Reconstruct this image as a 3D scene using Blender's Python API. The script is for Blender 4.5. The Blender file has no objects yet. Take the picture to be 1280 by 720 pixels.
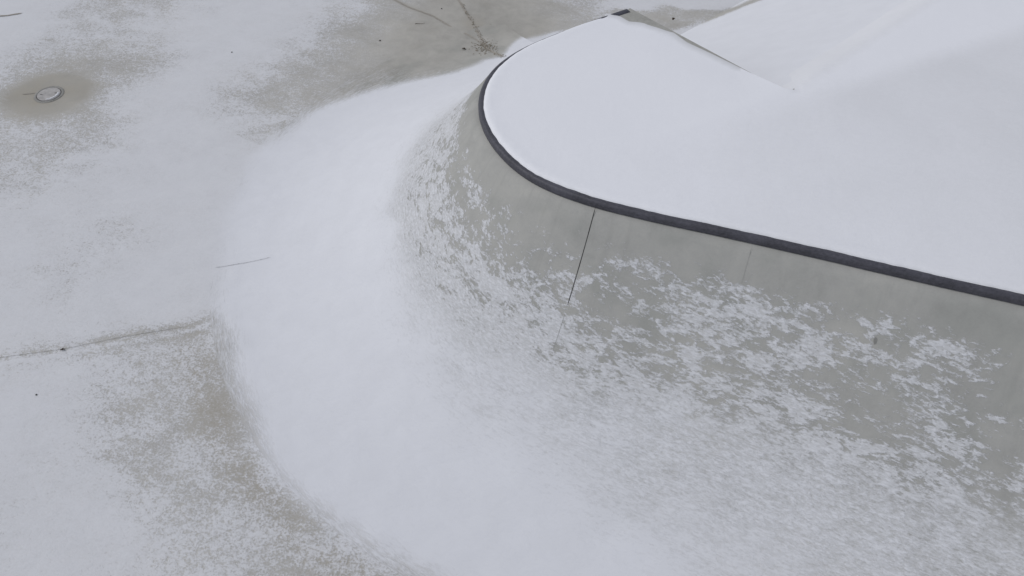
import bpy, bmesh, math, random
import numpy as np
from mathutils import Vector, noise
from mathutils.geometry import delaunay_2d_cdt

S = bpy.context.scene
COL = S.collection
R_ = math.radians
random.seed(4)

# ------------------------------------------------------------------ camera
CAM_H = 6.0
cam_d = bpy.data.cameras.new('camera')
cam = bpy.data.objects.new('camera', cam_d)
COL.objects.link(cam)
cam.location = (0, 0, CAM_H)
cam.rotation_euler = (R_(90 - 50), 0, 0)
cam_d.sensor_width = 36
cam_d.lens = 900 / 1280 * 36
cam_d.clip_end = 1000
S.camera = cam

# ------------------------------------------------------------------ light
SUN_EL, SUN_AZ = R_(56), R_(-82)          # azimuth from +Y towards +X
world = bpy.data.worlds.new('World')
S.world = world
world.use_nodes = True
wn = world.node_tree
bg = wn.nodes['Background']
sky = wn.nodes.new('ShaderNodeTexSky')
sky.sky_type = 'NISHITA'
sky.sun_disc = False
sky.sun_elevation = SUN_EL
sky.sun_rotation = SUN_AZ
sky.air_density = 1.0
sky.dust_density = 1.0
sky.ozone_density = 1.0
hs = wn.nodes.new('ShaderNodeHueSaturation')
hs.inputs['Saturation'].default_value = 0.34
wn.links.new(sky.outputs[0], hs.inputs['Color'])
wn.links.new(hs.outputs[0], bg.inputs['Color'])
bg.inputs['Strength'].default_value = 0.14
sd = bpy.data.lights.new('sun', 'SUN')
sd.energy = 0.75
sd.angle = R_(25)
sd.color = (1.0, 0.985, 0.955)
sun = bpy.data.objects.new('sun', sd)
COL.objects.link(sun)
sdir = Vector((math.sin(SUN_AZ) * math.cos(SUN_EL), math.cos(SUN_AZ) * math.cos(SUN_EL), math.sin(SUN_EL)))
sun.rotation_euler = (-sdir).to_track_quat('-Z', 'Y').to_euler()
sun.location = sdir * 30
S.view_settings.view_transform = 'Standard'
S.view_settings.look = 'None'
S.view_settings.gamma = 1
S.view_settings.use_curve_mapping = False
S.view_settings.exposure = -0.06

# ------------------------------------------------------------------ traced plan data (metres)
COPING=[(10.588, 1.264), (10.446, 1.312), (10.304, 1.36), (10.162, 1.409), (10.02, 1.457), (9.878, 1.505), (9.736, 1.553), (9.594, 1.602), (9.452, 1.65), (9.31, 1.698), (9.168, 1.746), (9.026, 1.795), (8.884, 1.843), (8.742, 1.891), (8.6, 1.939), (8.458, 1.988), (8.316, 2.036), (8.174, 2.084), (8.032, 2.133), (7.89, 2.181), (7.748, 2.229), (7.606, 2.277), (7.464, 2.326), (7.322, 2.374), (7.18, 2.422), (7.038, 2.47), (6.896, 2.519), (6.754, 2.567), (6.612, 2.615), (6.47, 2.663), (6.328, 2.712), (6.185, 2.76), (6.043, 2.808), (5.901, 2.857), (5.759, 2.905), (5.617, 2.953), (5.475, 3.001), (5.333, 3.05), (5.191, 3.098), (5.049, 3.146), (4.907, 3.194), (4.765, 3.243), (4.623, 3.291), (4.481, 3.339), (4.339, 3.387), (4.197, 3.436), (4.055, 3.484), (3.913, 3.532), (3.771, 3.58), (3.629, 3.628), (3.486, 3.675), (3.344, 3.723), (3.202, 3.77), (3.06, 3.818), (2.918, 3.867), (2.776, 3.916), (2.634, 3.965), (2.493, 4.014), (2.351, 4.063), (2.209, 4.111), (2.066, 4.158), (1.924, 4.205), (1.781, 4.251), (1.638, 4.297), (1.495, 4.342), (1.352, 4.388), (1.21, 4.434), (1.067, 4.481), (0.926, 4.53), (0.786, 4.584), (0.648, 4.642), (0.514, 4.707), (0.384, 4.78), (0.261, 4.864), (0.148, 4.959), (0.047, 5.067), (-0.043, 5.185), (-0.122, 5.311), (-0.19, 5.443), (-0.246, 5.581), (-0.291, 5.723), (-0.321, 5.868), (-0.335, 6.015), (-0.333, 6.162), (-0.313, 6.309), (-0.276, 6.451), (-0.223, 6.589), (-0.153, 6.719), (-0.068, 6.839), (0.03, 6.95), (0.138, 7.052), (0.253, 7.147), (0.373, 7.237), (0.496, 7.323), (0.62, 7.407), (0.746, 7.489), (0.871, 7.571), (0.997, 7.652), (1.124, 7.733), (1.252, 7.81), (1.382, 7.884)]
GROUND_COVER=[(-8.38, 11.19, 9), (-7.86, 11.19, 9), (-7.34, 11.19, 8), (-6.81, 11.19, 4), (-6.29, 11.19, 5), (-5.76, 11.19, 6), (-5.24, 11.19, 7), (-4.72, 11.19, 8), (-4.19, 11.19, 9), (-3.67, 11.19, 9), (-3.14, 11.19, 8), (-2.62, 11.19, 7), (-2.1, 11.19, 4), (-1.57, 11.19, 1), (-1.05, 11.19, 0), (-0.52, 11.19, 0), (0.0, 11.19, 0), (0.52, 11.19, 1), (1.05, 11.19, 4), (1.57, 11.19, 7), (2.1, 11.19, 8), (2.62, 11.19, 9), (-7.94, 10.22, 9), (-7.44, 10.22, 8), (-6.95, 10.22, 7), (-6.45, 10.22, 6), (-5.95, 10.22, 6), (-5.46, 10.22, 8), (-4.96, 10.22, 8), (-4.47, 10.22, 9), (-3.97, 10.22, 9), (-3.47, 10.22, 8), (-2.98, 10.22, 6), (-2.48, 10.22, 3), (-1.98, 10.22, 1), (-1.49, 10.22, 0), (-0.99, 10.22, 0), (-0.5, 10.22, 0), (0.0, 10.22, 0), (0.5, 10.22, 0), (0.99, 10.22, 2), (1.49, 10.22, 6), (1.98, 10.22, 8), (2.48, 10.22, 9), (-7.54, 9.34, 7), (-7.07, 9.34, 4), (-6.6, 9.34, 4), (-6.12, 9.34, 3), (-5.65, 9.34, 4), (-5.18, 9.34, 6), (-4.71, 9.34, 8), (-4.24, 9.34, 9), (-3.77, 9.34, 8), (-3.3, 9.34, 5), (-2.83, 9.34, 4), (-2.36, 9.34, 2), (-1.88, 9.34, 1), (-1.41, 9.34, 0), (-0.94, 9.34, 0), (-0.47, 9.34, 0), (0.0, 9.34, 0), (0.47, 9.34, 0), (0.94, 9.34, 2), (1.41, 9.34, 5), (1.88, 9.34, 8), (2.36, 9.34, 9), (-7.18, 8.55, 6), (-6.73, 8.55, 1), (-6.28, 8.55, 1), (-5.83, 8.55, 5), (-5.38, 8.55, 8), (-4.93, 8.55, 9), (-4.48, 8.55, 9), (-4.04, 8.55, 6), (-3.59, 8.55, 4), (-3.14, 8.55, 3), (-2.69, 8.55, 3), (-2.24, 8.55, 3), (-1.79, 8.55, 3), (-1.35, 8.55, 3), (-0.9, 8.55, 3), (-0.45, 8.55, 3), (0.0, 8.55, 3), (0.45, 8.55, 3), (0.9, 8.55, 3), (1.35, 8.55, 3), (1.79, 8.55, 3), (2.24, 8.55, 3), (-6.85, 7.83, 6), (-6.42, 7.83, 5), (-5.99, 7.83, 5), (-5.56, 7.83, 5), (-5.13, 7.83, 7), (-4.71, 7.83, 9), (-4.28, 7.83, 9), (-3.85, 7.83, 8), (-3.42, 7.83, 7), (-3.0, 7.83, 6), (-2.57, 7.83, 5), (-2.14, 7.83, 5), (-1.71, 7.83, 5), (-1.28, 7.83, 5), (-0.86, 7.83, 5), (-0.43, 7.83, 5), (0.0, 7.83, 5), (0.43, 7.83, 5), (0.86, 7.83, 5), (1.28, 7.83, 5), (1.71, 7.83, 5), (2.14, 7.83, 5), (-6.55, 7.17, 5), (-6.14, 7.17, 5), (-5.73, 7.17, 7), (-5.32, 7.17, 7), (-4.91, 7.17, 8), (-4.5, 7.17, 9), (-4.09, 7.17, 9), (-3.68, 7.17, 9), (-3.27, 7.17, 8), (-2.86, 7.17, 8), (-2.45, 7.17, 8), (-2.05, 7.17, 8), (-1.64, 7.17, 8), (-1.23, 7.17, 8), (-0.82, 7.17, 8), (-0.41, 7.17, 8), (0.0, 7.17, 8), (0.41, 7.17, 8), (0.82, 7.17, 8), (1.23, 7.17, 8), (1.64, 7.17, 8), (2.05, 7.17, 8), (-6.27, 6.57, 7), (-5.88, 6.57, 7), (-5.49, 6.57, 8), (-5.1, 6.57, 8), (-4.7, 6.57, 9), (-4.31, 6.57, 9), (-3.92, 6.57, 9), (-3.53, 6.57, 9), (-3.14, 6.57, 8), (-2.74, 6.57, 8), (-2.35, 6.57, 8), (-1.96, 6.57, 8), (-1.57, 6.57, 8), (-1.18, 6.57, 8), (-0.78, 6.57, 8), (-0.39, 6.57, 8), (0.0, 6.57, 8), (0.39, 6.57, 8), (0.78, 6.57, 8), (1.18, 6.57, 8), (1.57, 6.57, 8), (1.96, 6.57, 8), (-6.02, 6.02, 8), (-5.64, 6.02, 8), (-5.27, 6.02, 8), (-4.89, 6.02, 7), (-4.51, 6.02, 7), (-4.14, 6.02, 8), (-3.76, 6.02, 9), (-3.39, 6.02, 9), (-3.01, 6.02, 9), (-2.63, 6.02, 9), (-2.26, 6.02, 9), (-1.88, 6.02, 9), (-1.5, 6.02, 9), (-1.13, 6.02, 9), (-0.75, 6.02, 9), (-0.38, 6.02, 9), (0.0, 6.02, 9), (0.38, 6.02, 9), (0.75, 6.02, 9), (1.13, 6.02, 9), (1.5, 6.02, 9), (1.88, 6.02, 9), (-5.79, 5.51, 8), (-5.42, 5.51, 8), (-5.06, 5.51, 7), (-4.7, 5.51, 7), (-4.34, 5.51, 8), (-3.98, 5.51, 9), (-3.62, 5.51, 9), (-3.25, 5.51, 9), (-2.89, 5.51, 9), (-2.53, 5.51, 9), (-2.17, 5.51, 9), (-1.81, 5.51, 9), (-1.45, 5.51, 9), (-1.08, 5.51, 9), (-0.72, 5.51, 9), (-0.36, 5.51, 9), (0.0, 5.51, 9), (0.36, 5.51, 9), (0.72, 5.51, 9), (1.08, 5.51, 9), (1.45, 5.51, 9), (1.81, 5.51, 9), (-5.57, 5.03, 8), (-5.22, 5.03, 7), (-4.87, 5.03, 7), (-4.53, 5.03, 8), (-4.18, 5.03, 9), (-3.83, 5.03, 9), (-3.48, 5.03, 9), (-3.13, 5.03, 9), (-2.78, 5.03, 8), (-2.44, 5.03, 8), (-2.09, 5.03, 8), (-1.74, 5.03, 8), (-1.39, 5.03, 8), (-1.04, 5.03, 8), (-0.7, 5.03, 8), (-0.35, 5.03, 8), (0.0, 5.03, 8), (0.35, 5.03, 8), (0.7, 5.03, 8), (1.04, 5.03, 8), (1.39, 5.03, 8), (1.74, 5.03, 8), (-5.37, 4.6, 9), (-5.03, 4.6, 9), (-4.7, 4.6, 8), (-4.36, 4.6, 8), (-4.03, 4.6, 8), (-3.69, 4.6, 8), (-3.36, 4.6, 8), (-3.02, 4.6, 6), (-2.68, 4.6, 4), (-2.35, 4.6, 4), (-2.01, 4.6, 4), (-1.68, 4.6, 4), (-1.34, 4.6, 4), (-1.01, 4.6, 4), (-0.67, 4.6, 4), (-0.34, 4.6, 4), (0.0, 4.6, 4), (0.34, 4.6, 4), (0.67, 4.6, 4), (1.01, 4.6, 4), (1.34, 4.6, 4), (1.68, 4.6, 4), (-5.18, 4.19, 7), (-4.86, 4.19, 7), (-4.54, 4.19, 7), (-4.21, 4.19, 7), (-3.89, 4.19, 6), (-3.56, 4.19, 6), (-3.24, 4.19, 5), (-2.92, 4.19, 4), (-2.59, 4.19, 3), (-2.27, 4.19, 3), (-1.94, 4.19, 2), (-1.62, 4.19, 2), (-1.3, 4.19, 2), (-0.97, 4.19, 2), (-0.65, 4.19, 2), (-0.32, 4.19, 2), (0.0, 4.19, 2), (0.32, 4.19, 2), (0.65, 4.19, 2), (0.97, 4.19, 2), (1.3, 4.19, 2), (1.62, 4.19, 2), (-5.01, 3.81, 8), (-4.7, 3.81, 8), (-4.38, 3.81, 8), (-4.07, 3.81, 7), (-3.76, 3.81, 6), (-3.44, 3.81, 5), (-3.13, 3.81, 4), (-2.82, 3.81, 3), (-2.5, 3.81, 2), (-2.19, 3.81, 2), (-1.88, 3.81, 1), (-1.57, 3.81, 1), (-1.25, 3.81, 1), (-0.94, 3.81, 1), (-0.63, 3.81, 1), (-0.31, 3.81, 1), (0.0, 3.81, 1), (0.31, 3.81, 1), (0.63, 3.81, 1), (0.94, 3.81, 1), (1.25, 3.81, 1), (1.57, 3.81, 1), (-4.85, 3.45, 8), (-4.54, 3.45, 8), (-4.24, 3.45, 8), (-3.94, 3.45, 7), (-3.64, 3.45, 5), (-3.33, 3.45, 4), (-3.03, 3.45, 4), (-2.73, 3.45, 3), (-2.42, 3.45, 2), (-2.12, 3.45, 2), (-1.82, 3.45, 1), (-1.51, 3.45, 1), (-1.21, 3.45, 1), (-0.91, 3.45, 1), (-0.61, 3.45, 1), (-0.3, 3.45, 1), (0.0, 3.45, 1), (0.3, 3.45, 1), (0.61, 3.45, 1), (0.91, 3.45, 1), (1.21, 3.45, 1), (1.51, 3.45, 1), (-4.69, 3.12, 8), (-4.4, 3.12, 8), (-4.11, 3.12, 8), (-3.81, 3.12, 7), (-3.52, 3.12, 6), (-3.23, 3.12, 5), (-2.93, 3.12, 5), (-2.64, 3.12, 4), (-2.35, 3.12, 3), (-2.05, 3.12, 3), (-1.76, 3.12, 2), (-1.47, 3.12, 2), (-1.17, 3.12, 2), (-0.88, 3.12, 2), (-0.59, 3.12, 2), (-0.29, 3.12, 2), (0.0, 3.12, 2), (0.29, 3.12, 2), (0.59, 3.12, 2), (0.88, 3.12, 2), (1.17, 3.12, 2), (1.47, 3.12, 2), (-4.55, 2.81, 8), (-4.27, 2.81, 8), (-3.98, 2.81, 8), (-3.7, 2.81, 8), (-3.41, 2.81, 6), (-3.13, 2.81, 6), (-2.84, 2.81, 6), (-2.56, 2.81, 5), (-2.28, 2.81, 4), (-1.99, 2.81, 4), (-1.71, 2.81, 3), (-1.42, 2.81, 3), (-1.14, 2.81, 3), (-0.85, 2.81, 3), (-0.57, 2.81, 3), (-0.28, 2.81, 3), (0.0, 2.81, 3), (0.28, 2.81, 3), (0.57, 2.81, 3), (0.85, 2.81, 3), (1.14, 2.81, 3), (1.42, 2.81, 3), (-4.42, 2.51, 8), (-4.14, 2.51, 8), (-3.86, 2.51, 8), (-3.59, 2.51, 8), (-3.31, 2.51, 7), (-3.04, 2.51, 6), (-2.76, 2.51, 6), (-2.48, 2.51, 6), (-2.21, 2.51, 6), (-1.93, 2.51, 5), (-1.66, 2.51, 4), (-1.38, 2.51, 5), (-1.1, 2.51, 4), (-0.83, 2.51, 4), (-0.55, 2.51, 4), (-0.28, 2.51, 4), (0.0, 2.51, 4), (0.28, 2.51, 4), (0.55, 2.51, 4), (0.83, 2.51, 4), (1.1, 2.51, 4), (1.38, 2.51, 4), (-4.29, 2.23, 8), (-4.02, 2.23, 8), (-3.75, 2.23, 8), (-3.49, 2.23, 8), (-3.22, 2.23, 8), (-2.95, 2.23, 7), (-2.68, 2.23, 6), (-2.41, 2.23, 6), (-2.14, 2.23, 6), (-1.88, 2.23, 6), (-1.61, 2.23, 5), (-1.34, 2.23, 6), (-1.07, 2.23, 5), (-0.8, 2.23, 5), (-0.54, 2.23, 5), (-0.27, 2.23, 5), (0.0, 2.23, 5), (0.27, 2.23, 5), (0.54, 2.23, 5), (0.8, 2.23, 5), (1.07, 2.23, 5), (1.34, 2.23, 5), (-4.17, 1.97, 8), (-3.91, 1.97, 8), (-3.65, 1.97, 8), (-3.39, 1.97, 8), (-3.13, 1.97, 8), (-2.87, 1.97, 7), (-2.61, 1.97, 6), (-2.35, 1.97, 6), (-2.09, 1.97, 5), (-1.82, 1.97, 5), (-1.56, 1.97, 5), (-1.3, 1.97, 5), (-1.04, 1.97, 6), (-0.78, 1.97, 6), (-0.52, 1.97, 6), (-0.26, 1.97, 6), (0.0, 1.97, 6), (0.26, 1.97, 6), (0.52, 1.97, 6), (0.78, 1.97, 6), (1.04, 1.97, 6), (1.3, 1.97, 6)]
SLOPE_COVER=[(-2.24, 8.54, 9), (-1.77, 8.45, 9), (-1.3, 8.27, 9), (-0.83, 7.87, 9), (-2.1, 7.7, 9), (-1.63, 7.47, 9), (-1.15, 7.02, 8), (-0.68, 6.26, 6), (-0.31, 5.7, 1), (-1.96, 6.88, 9), (-1.5, 6.58, 9), (-1.05, 6.16, 7), (-0.65, 5.73, 5), (-0.31, 5.39, 1), (-1.85, 6.2, 9), (-1.42, 5.93, 9), (-1.01, 5.64, 6), (-0.64, 5.36, 4), (-0.31, 5.13, 3), (0.0, 4.93, 1), (0.29, 4.8, 0), (-1.77, 5.65, 9), (-1.36, 5.45, 9), (-0.98, 5.24, 6), (-0.63, 5.04, 4), (-0.3, 4.86, 4), (0.0, 4.72, 2), (0.29, 4.62, 1), (0.57, 4.53, 0), (0.84, 4.48, 0), (-1.7, 5.19, 9), (-1.32, 5.04, 9), (-0.96, 4.89, 7), (-0.62, 4.74, 6), (-0.3, 4.6, 5), (0.0, 4.5, 4), (0.29, 4.41, 3), (0.57, 4.35, 2), (0.85, 4.3, 3), (1.11, 4.24, 3), (1.38, 4.2, 2), (1.64, 4.16, 1), (1.89, 4.11, 1), (2.14, 4.06, 0), (2.38, 4.02, 0), (-1.66, 4.79, 9), (-1.29, 4.68, 9), (-0.94, 4.56, 8), (-0.62, 4.45, 7), (-0.3, 4.35, 6), (0.0, 4.27, 5), (0.29, 4.2, 4), (0.57, 4.15, 3), (0.85, 4.1, 3), (1.12, 4.05, 4), (1.39, 4.01, 4), (1.65, 3.98, 4), (1.9, 3.94, 4), (2.15, 3.89, 4), (2.4, 3.85, 3), (2.63, 3.81, 2), (2.86, 3.77, 0), (-1.61, 4.41, 9), (-1.26, 4.33, 9), (-0.93, 4.24, 8), (-0.61, 4.16, 8), (-0.3, 4.09, 7), (0.0, 4.02, 7), (0.29, 3.97, 6), (0.57, 3.93, 5), (0.85, 3.89, 3), (1.12, 3.85, 4), (1.39, 3.82, 5), (1.66, 3.78, 5), (1.92, 3.75, 5), (2.17, 3.71, 5), (2.41, 3.67, 4), (2.65, 3.63, 4), (2.89, 3.6, 4), (3.12, 3.56, 3), (3.34, 3.52, 2), (3.57, 3.49, 1), (-1.57, 4.06, 9), (-1.24, 4.0, 9), (-0.91, 3.94, 9), (-0.6, 3.88, 8), (-0.3, 3.83, 8), (0.0, 3.78, 8), (0.29, 3.74, 7), (0.57, 3.7, 6), (0.85, 3.67, 4), (1.13, 3.64, 4), (1.4, 3.61, 4), (1.66, 3.57, 5), (1.92, 3.54, 5), (2.17, 3.51, 5), (2.42, 3.48, 5), (2.66, 3.44, 5), (2.9, 3.41, 3), (3.14, 3.38, 4), (3.36, 3.34, 5), (3.59, 3.32, 4), (3.8, 3.28, 3), (4.02, 3.25, 1), (-1.53, 3.72, 9), (-1.21, 3.69, 9), (-0.9, 3.64, 9), (-0.59, 3.6, 8), (-0.29, 3.56, 8), (0.0, 3.52, 8), (0.29, 3.49, 8), (0.57, 3.46, 7), (0.85, 3.44, 7), (1.12, 3.41, 7), (1.39, 3.38, 6), (1.65, 3.36, 4), (1.92, 3.33, 5), (2.17, 3.3, 4), (2.42, 3.28, 3), (2.67, 3.24, 3), (2.91, 3.22, 3), (3.14, 3.18, 4), (3.37, 3.16, 3), (3.6, 3.13, 3), (3.82, 3.1, 3), (4.04, 3.07, 1), (-1.49, 3.4, 9), (-1.18, 3.38, 9), (-0.88, 3.35, 9), (-0.58, 3.32, 9), (-0.29, 3.29, 8), (0.0, 3.26, 8), (0.28, 3.24, 8), (0.56, 3.22, 7), (0.84, 3.19, 7), (1.11, 3.17, 8), (1.38, 3.15, 7), (1.65, 3.13, 7), (1.91, 3.1, 5), (2.17, 3.09, 6), (2.42, 3.06, 5), (2.66, 3.04, 3), (2.9, 3.01, 2), (3.14, 2.98, 2), (3.38, 2.96, 4), (3.61, 2.94, 3), (3.83, 2.91, 1), (4.05, 2.89, 2), (-1.46, 3.1, 9), (-1.16, 3.08, 9), (-0.86, 3.06, 9), (-0.57, 3.04, 9), (-0.28, 3.02, 9), (0.0, 3.0, 9), (0.28, 2.98, 8), (0.56, 2.96, 8), (0.83, 2.95, 8), (1.1, 2.93, 7), (1.37, 2.91, 7), (1.63, 2.9, 7), (1.9, 2.88, 7), (2.15, 2.86, 6), (2.4, 2.84, 7), (2.65, 2.82, 6), (2.89, 2.8, 5), (3.14, 2.78, 4), (3.37, 2.76, 4), (3.6, 2.74, 4), (3.83, 2.71, 1), (4.05, 2.69, 1), (-1.42, 2.8, 9), (-1.13, 2.79, 9), (-0.84, 2.78, 9), (-0.56, 2.76, 9), (-0.28, 2.75, 9), (0.0, 2.74, 9), (0.28, 2.72, 9), (0.55, 2.71, 8), (0.82, 2.7, 8), (1.09, 2.68, 7), (1.35, 2.67, 7), (1.62, 2.66, 7), (1.88, 2.65, 7), (2.13, 2.63, 7), (2.38, 2.61, 7), (2.63, 2.59, 6), (2.87, 2.58, 6), (3.12, 2.56, 7), (3.36, 2.55, 6), (3.59, 2.53, 5), (3.82, 2.51, 2), (4.04, 2.49, 4), (-1.38, 2.51, 9), (-1.1, 2.51, 9), (-0.82, 2.5, 9), (-0.55, 2.49, 9), (-0.27, 2.48, 9), (0.0, 2.48, 9), (0.27, 2.47, 9), (0.54, 2.46, 9), (0.81, 2.45, 8), (1.07, 2.44, 8), (1.34, 2.43, 8), (1.6, 2.42, 8), (1.85, 2.41, 7), (2.11, 2.4, 7), (2.36, 2.39, 7), (2.61, 2.37, 7), (2.85, 2.36, 6), (3.09, 2.34, 6), (3.33, 2.33, 6), (3.56, 2.32, 7), (3.79, 2.3, 5), (4.02, 2.29, 4), (-1.34, 2.23, 9), (-1.07, 2.23, 9), (-0.8, 2.23, 9), (-0.53, 2.23, 9), (-0.27, 2.23, 9), (0.0, 2.22, 9), (0.27, 2.22, 9), (0.53, 2.21, 9), (0.79, 2.2, 9), (1.05, 2.2, 9), (1.31, 2.19, 8), (1.57, 2.18, 8), (1.82, 2.17, 8), (2.08, 2.17, 8), (2.33, 2.15, 7), (2.57, 2.14, 7), (2.82, 2.13, 7), (3.06, 2.13, 7), (3.3, 2.11, 6), (3.53, 2.1, 6), (3.76, 2.09, 6), (3.99, 2.08, 5), (-1.3, 1.97, 9), (-1.04, 1.97, 9), (-0.78, 1.97, 9), (-0.52, 1.97, 9), (-0.26, 1.97, 9), (0.0, 1.97, 9), (0.26, 1.97, 9), (0.52, 1.96, 9), (0.78, 1.96, 9), (1.03, 1.96, 9), (1.29, 1.95, 9), (1.54, 1.94, 8), (1.79, 1.94, 8), (2.04, 1.93, 8), (2.29, 1.93, 8), (2.54, 1.92, 7), (2.78, 1.91, 7), (3.02, 1.9, 7), (3.26, 1.9, 6), (3.49, 1.89, 6), (3.72, 1.88, 6), (3.95, 1.87, 6)]
CLUMPS=[(0.43, 4.475, 0.205, -0.021, 0.009, -0.036), (0.468, 4.245, 0.174, -0.036, -0.0, -0.047), (0.879, 4.315, 0.147, -0.031, 0.001, -0.026), (1.118, 4.202, 0.158, -0.046, -0.008, -0.035), (1.326, 4.202, 0.091, -0.015, 0.004, -0.04), (1.051, 4.16, 0.264, -0.077, -0.007, -0.025), (1.578, 4.126, 0.186, -0.071, -0.008, -0.022), (1.454, 3.994, 0.194, -0.054, -0.008, -0.036), (1.653, 3.906, 0.192, -0.043, -0.005, -0.045), (1.972, 3.882, 0.121, -0.045, -0.011, -0.034), (2.104, 3.745, 0.181, -0.066, -0.014, -0.042), (2.408, 3.767, 0.142, -0.066, -0.018, -0.038), (1.786, 3.79, 0.177, -0.041, -0.005, -0.045), (1.525, 3.799, 0.223, -0.072, -0.012, -0.035), (2.663, 3.444, 0.203, -0.073, -0.019, -0.063), (2.323, 3.647, 0.231, -0.101, -0.014, -0.032), (1.919, 3.598, 0.076, -0.012, -0.002, -0.051), (2.046, 3.449, 0.209, -0.086, -0.014, -0.031), (2.423, 3.404, 0.242, -0.051, -0.004, -0.044), (2.324, 3.123, 0.085, -0.052, -0.048, -0.064), (2.787, 3.102, 0.152, -0.015, -0.0, -0.061), (3.008, 3.558, 0.08, -0.013, 0.005, -0.044), (3.084, 3.319, 0.168, -0.052, -0.009, -0.039), (3.321, 3.169, 0.181, -0.096, -0.03, -0.051), (3.434, 3.054, 0.101, -0.059, -0.023, -0.033), (3.247, 3.433, 0.199, -0.042, -0.005, -0.049), (3.531, 3.321, 0.141, -0.044, -0.009, -0.04), (3.68, 3.212, 0.131, -0.064, -0.019, -0.033), (3.69, 2.926, 0.188, -0.066, -0.015, -0.046), (2.472, 2.943, 0.143, -0.059, -0.022, -0.047), (2.834, 2.778, 0.233, -0.058, -0.021, -0.071), (3.543, 2.74, 0.189, -0.076, -0.028, -0.063), (3.681, 2.625, 0.108, -0.064, -0.056, -0.075), (3.992, 2.622, 0.135, -0.034, -0.013, -0.066), (0.073, 4.218, 0.229, -0.132, -0.028, -0.043), (0.361, 3.959, 0.232, -0.101, -0.022, -0.045), (-0.302, 4.477, 0.115, -0.199, -0.047, -0.006), (-0.111, 4.295, 0.128, -0.179, -0.043, -0.011), (-0.382, 4.773, 0.061, -0.168, -0.037, -0.002), (-0.633, 5.157, 0.066, -0.241, -0.041, 0.011), (-0.825, 5.596, 0.081, 0.206, 0.036, -0.045), (-0.897, 5.281, 0.059, -0.285, -0.044, 0.016), (-0.428, 5.277, 0.137, -0.188, -0.021, -0.007), (-0.305, 5.022, 0.102, -0.192, -0.027, 0.005), (-1.209, 5.788, 0.041, 0.33, 0.051, -0.053), (0.573, 3.811, 0.207, -0.052, -0.012, -0.05), (3.229, 3.562, 0.111, -0.035, -0.0, -0.022), (3.771, 3.11, 0.107, -0.039, -0.007, -0.029)]
MARKS={'j1': [(-5.596, 4.043), (-5.152, 4.12), (-4.551, 4.228), (-3.956, 4.389), (-3.335, 4.523), (-3.171, 4.597)], 'j2': [(-3.381, 5.373), (-3.247, 5.409), (-2.958, 5.418), (-2.757, 5.432), (-2.573, 5.449)], 'j3': [(-2.265, 11.505), (-1.669, 10.962), (-1.261, 10.69), (-0.924, 10.332), (-0.64, 10.078), (-0.435, 9.813)], 'j4': [(-1.078, 11.72), (-0.818, 11.037), (-0.63, 10.497), (-0.478, 10.019), (-0.383, 9.662), (-0.127, 9.228)], 'j5': [(-8.22, 10.666), (-8.027, 10.69), (-7.83, 10.763)], 'j6': [(0.707, 4.577), (0.672, 4.419), (0.586, 4.19), (0.517, 3.934), (0.424, 3.688)], 'j7': [(1.973, 4.167), (2.022, 4.028)], 'jm': [(-6.878, 8.585), (-6.71, 8.613)], 'db': [(-4.196, 9.636), (-2.017, 9.966), (-1.135, 10.912), (-4.595, 3.681), (-4.551, 4.209), (-1.446, 10.45), (-0.719, 9.66), (-0.446, 9.755), (-0.334, 9.627), (-0.289, 10.45), (-0.05, 10.294)], 'stain': [(2.975, 3.458)], 'drift': [(-0.127, 9.228), (-0.243, 9.247), (-0.393, 9.212), (-0.573, 9.056), (-0.796, 8.929), (-1.134, 8.842), (-1.587, 8.78), (-2.019, 8.587), (-2.443, 8.398), (-2.731, 8.143), (-2.988, 7.793), (-3.224, 7.41), (-3.391, 6.939), (-3.412, 6.498), (-3.367, 6.017), (-3.25, 5.385), (-3.118, 4.812), (-2.917, 4.288), (-2.639, 3.717), (-2.36, 3.242), (-2.078, 2.883), (-1.77, 2.57), (-1.51, 2.371), (-1.269, 2.201), (-0.921, 2.063), (-0.386, 1.847)]}
DECK_BARE=[(1.087, 7.75), (1.211, 7.697), (1.347, 7.592), (1.504, 7.541), (1.661, 7.422), (1.802, 7.339), (1.978, 7.159), (2.095, 7.071), (2.208, 6.977), (2.512, 6.576), (2.802, 6.222)]


H = 1.68                      # deck height
D = 3.05                      # plan width of the curved slope
RAD = (D * D + H * H) / (2 * H)
LIP = 0.075                   # height of the coping face

# ------------------------------------------------------------------ coping line, densified
_c = np.array(COPING)
_L = np.r_[0, np.cumsum(np.hypot(*np.diff(_c, axis=0).T))]
LEN = _L[-1]
ss = np.arange(0, LEN, 0.05)
CL = np.c_[np.interp(ss, _L, _c[:, 0]), np.interp(ss, _L, _c[:, 1])]
k = np.exp(-.5 * (np.arange(-8, 9) / 3.0) ** 2); k /= k.sum()
Q = np.vstack([2 * CL[0] - CL[8:0:-1], CL, 2 * CL[-1] - CL[-2:-10:-1]])
CL = np.c_[np.convolve(Q[:, 0], k, 'valid'), np.convolve(Q[:, 1], k, 'valid')]
SL = np.arange(len(CL)) * 0.05
tan = np.gradient(CL, axis=0)
tan /= np.hypot(*tan.T)[:, None]
NRM = np.c_[-tan[:, 1], tan[:, 0]]          # outward (towards the lower ground) checked below
if NRM[len(NRM) // 2] @ (np.array([0., 3.]) - CL[len(CL) // 2]) < 0:
    NRM = -NRM
SGN = 1 if (tan[100, 0] * NRM[100, 1] - tan[100, 1] * NRM[100, 0]) > 0 else -1

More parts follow.
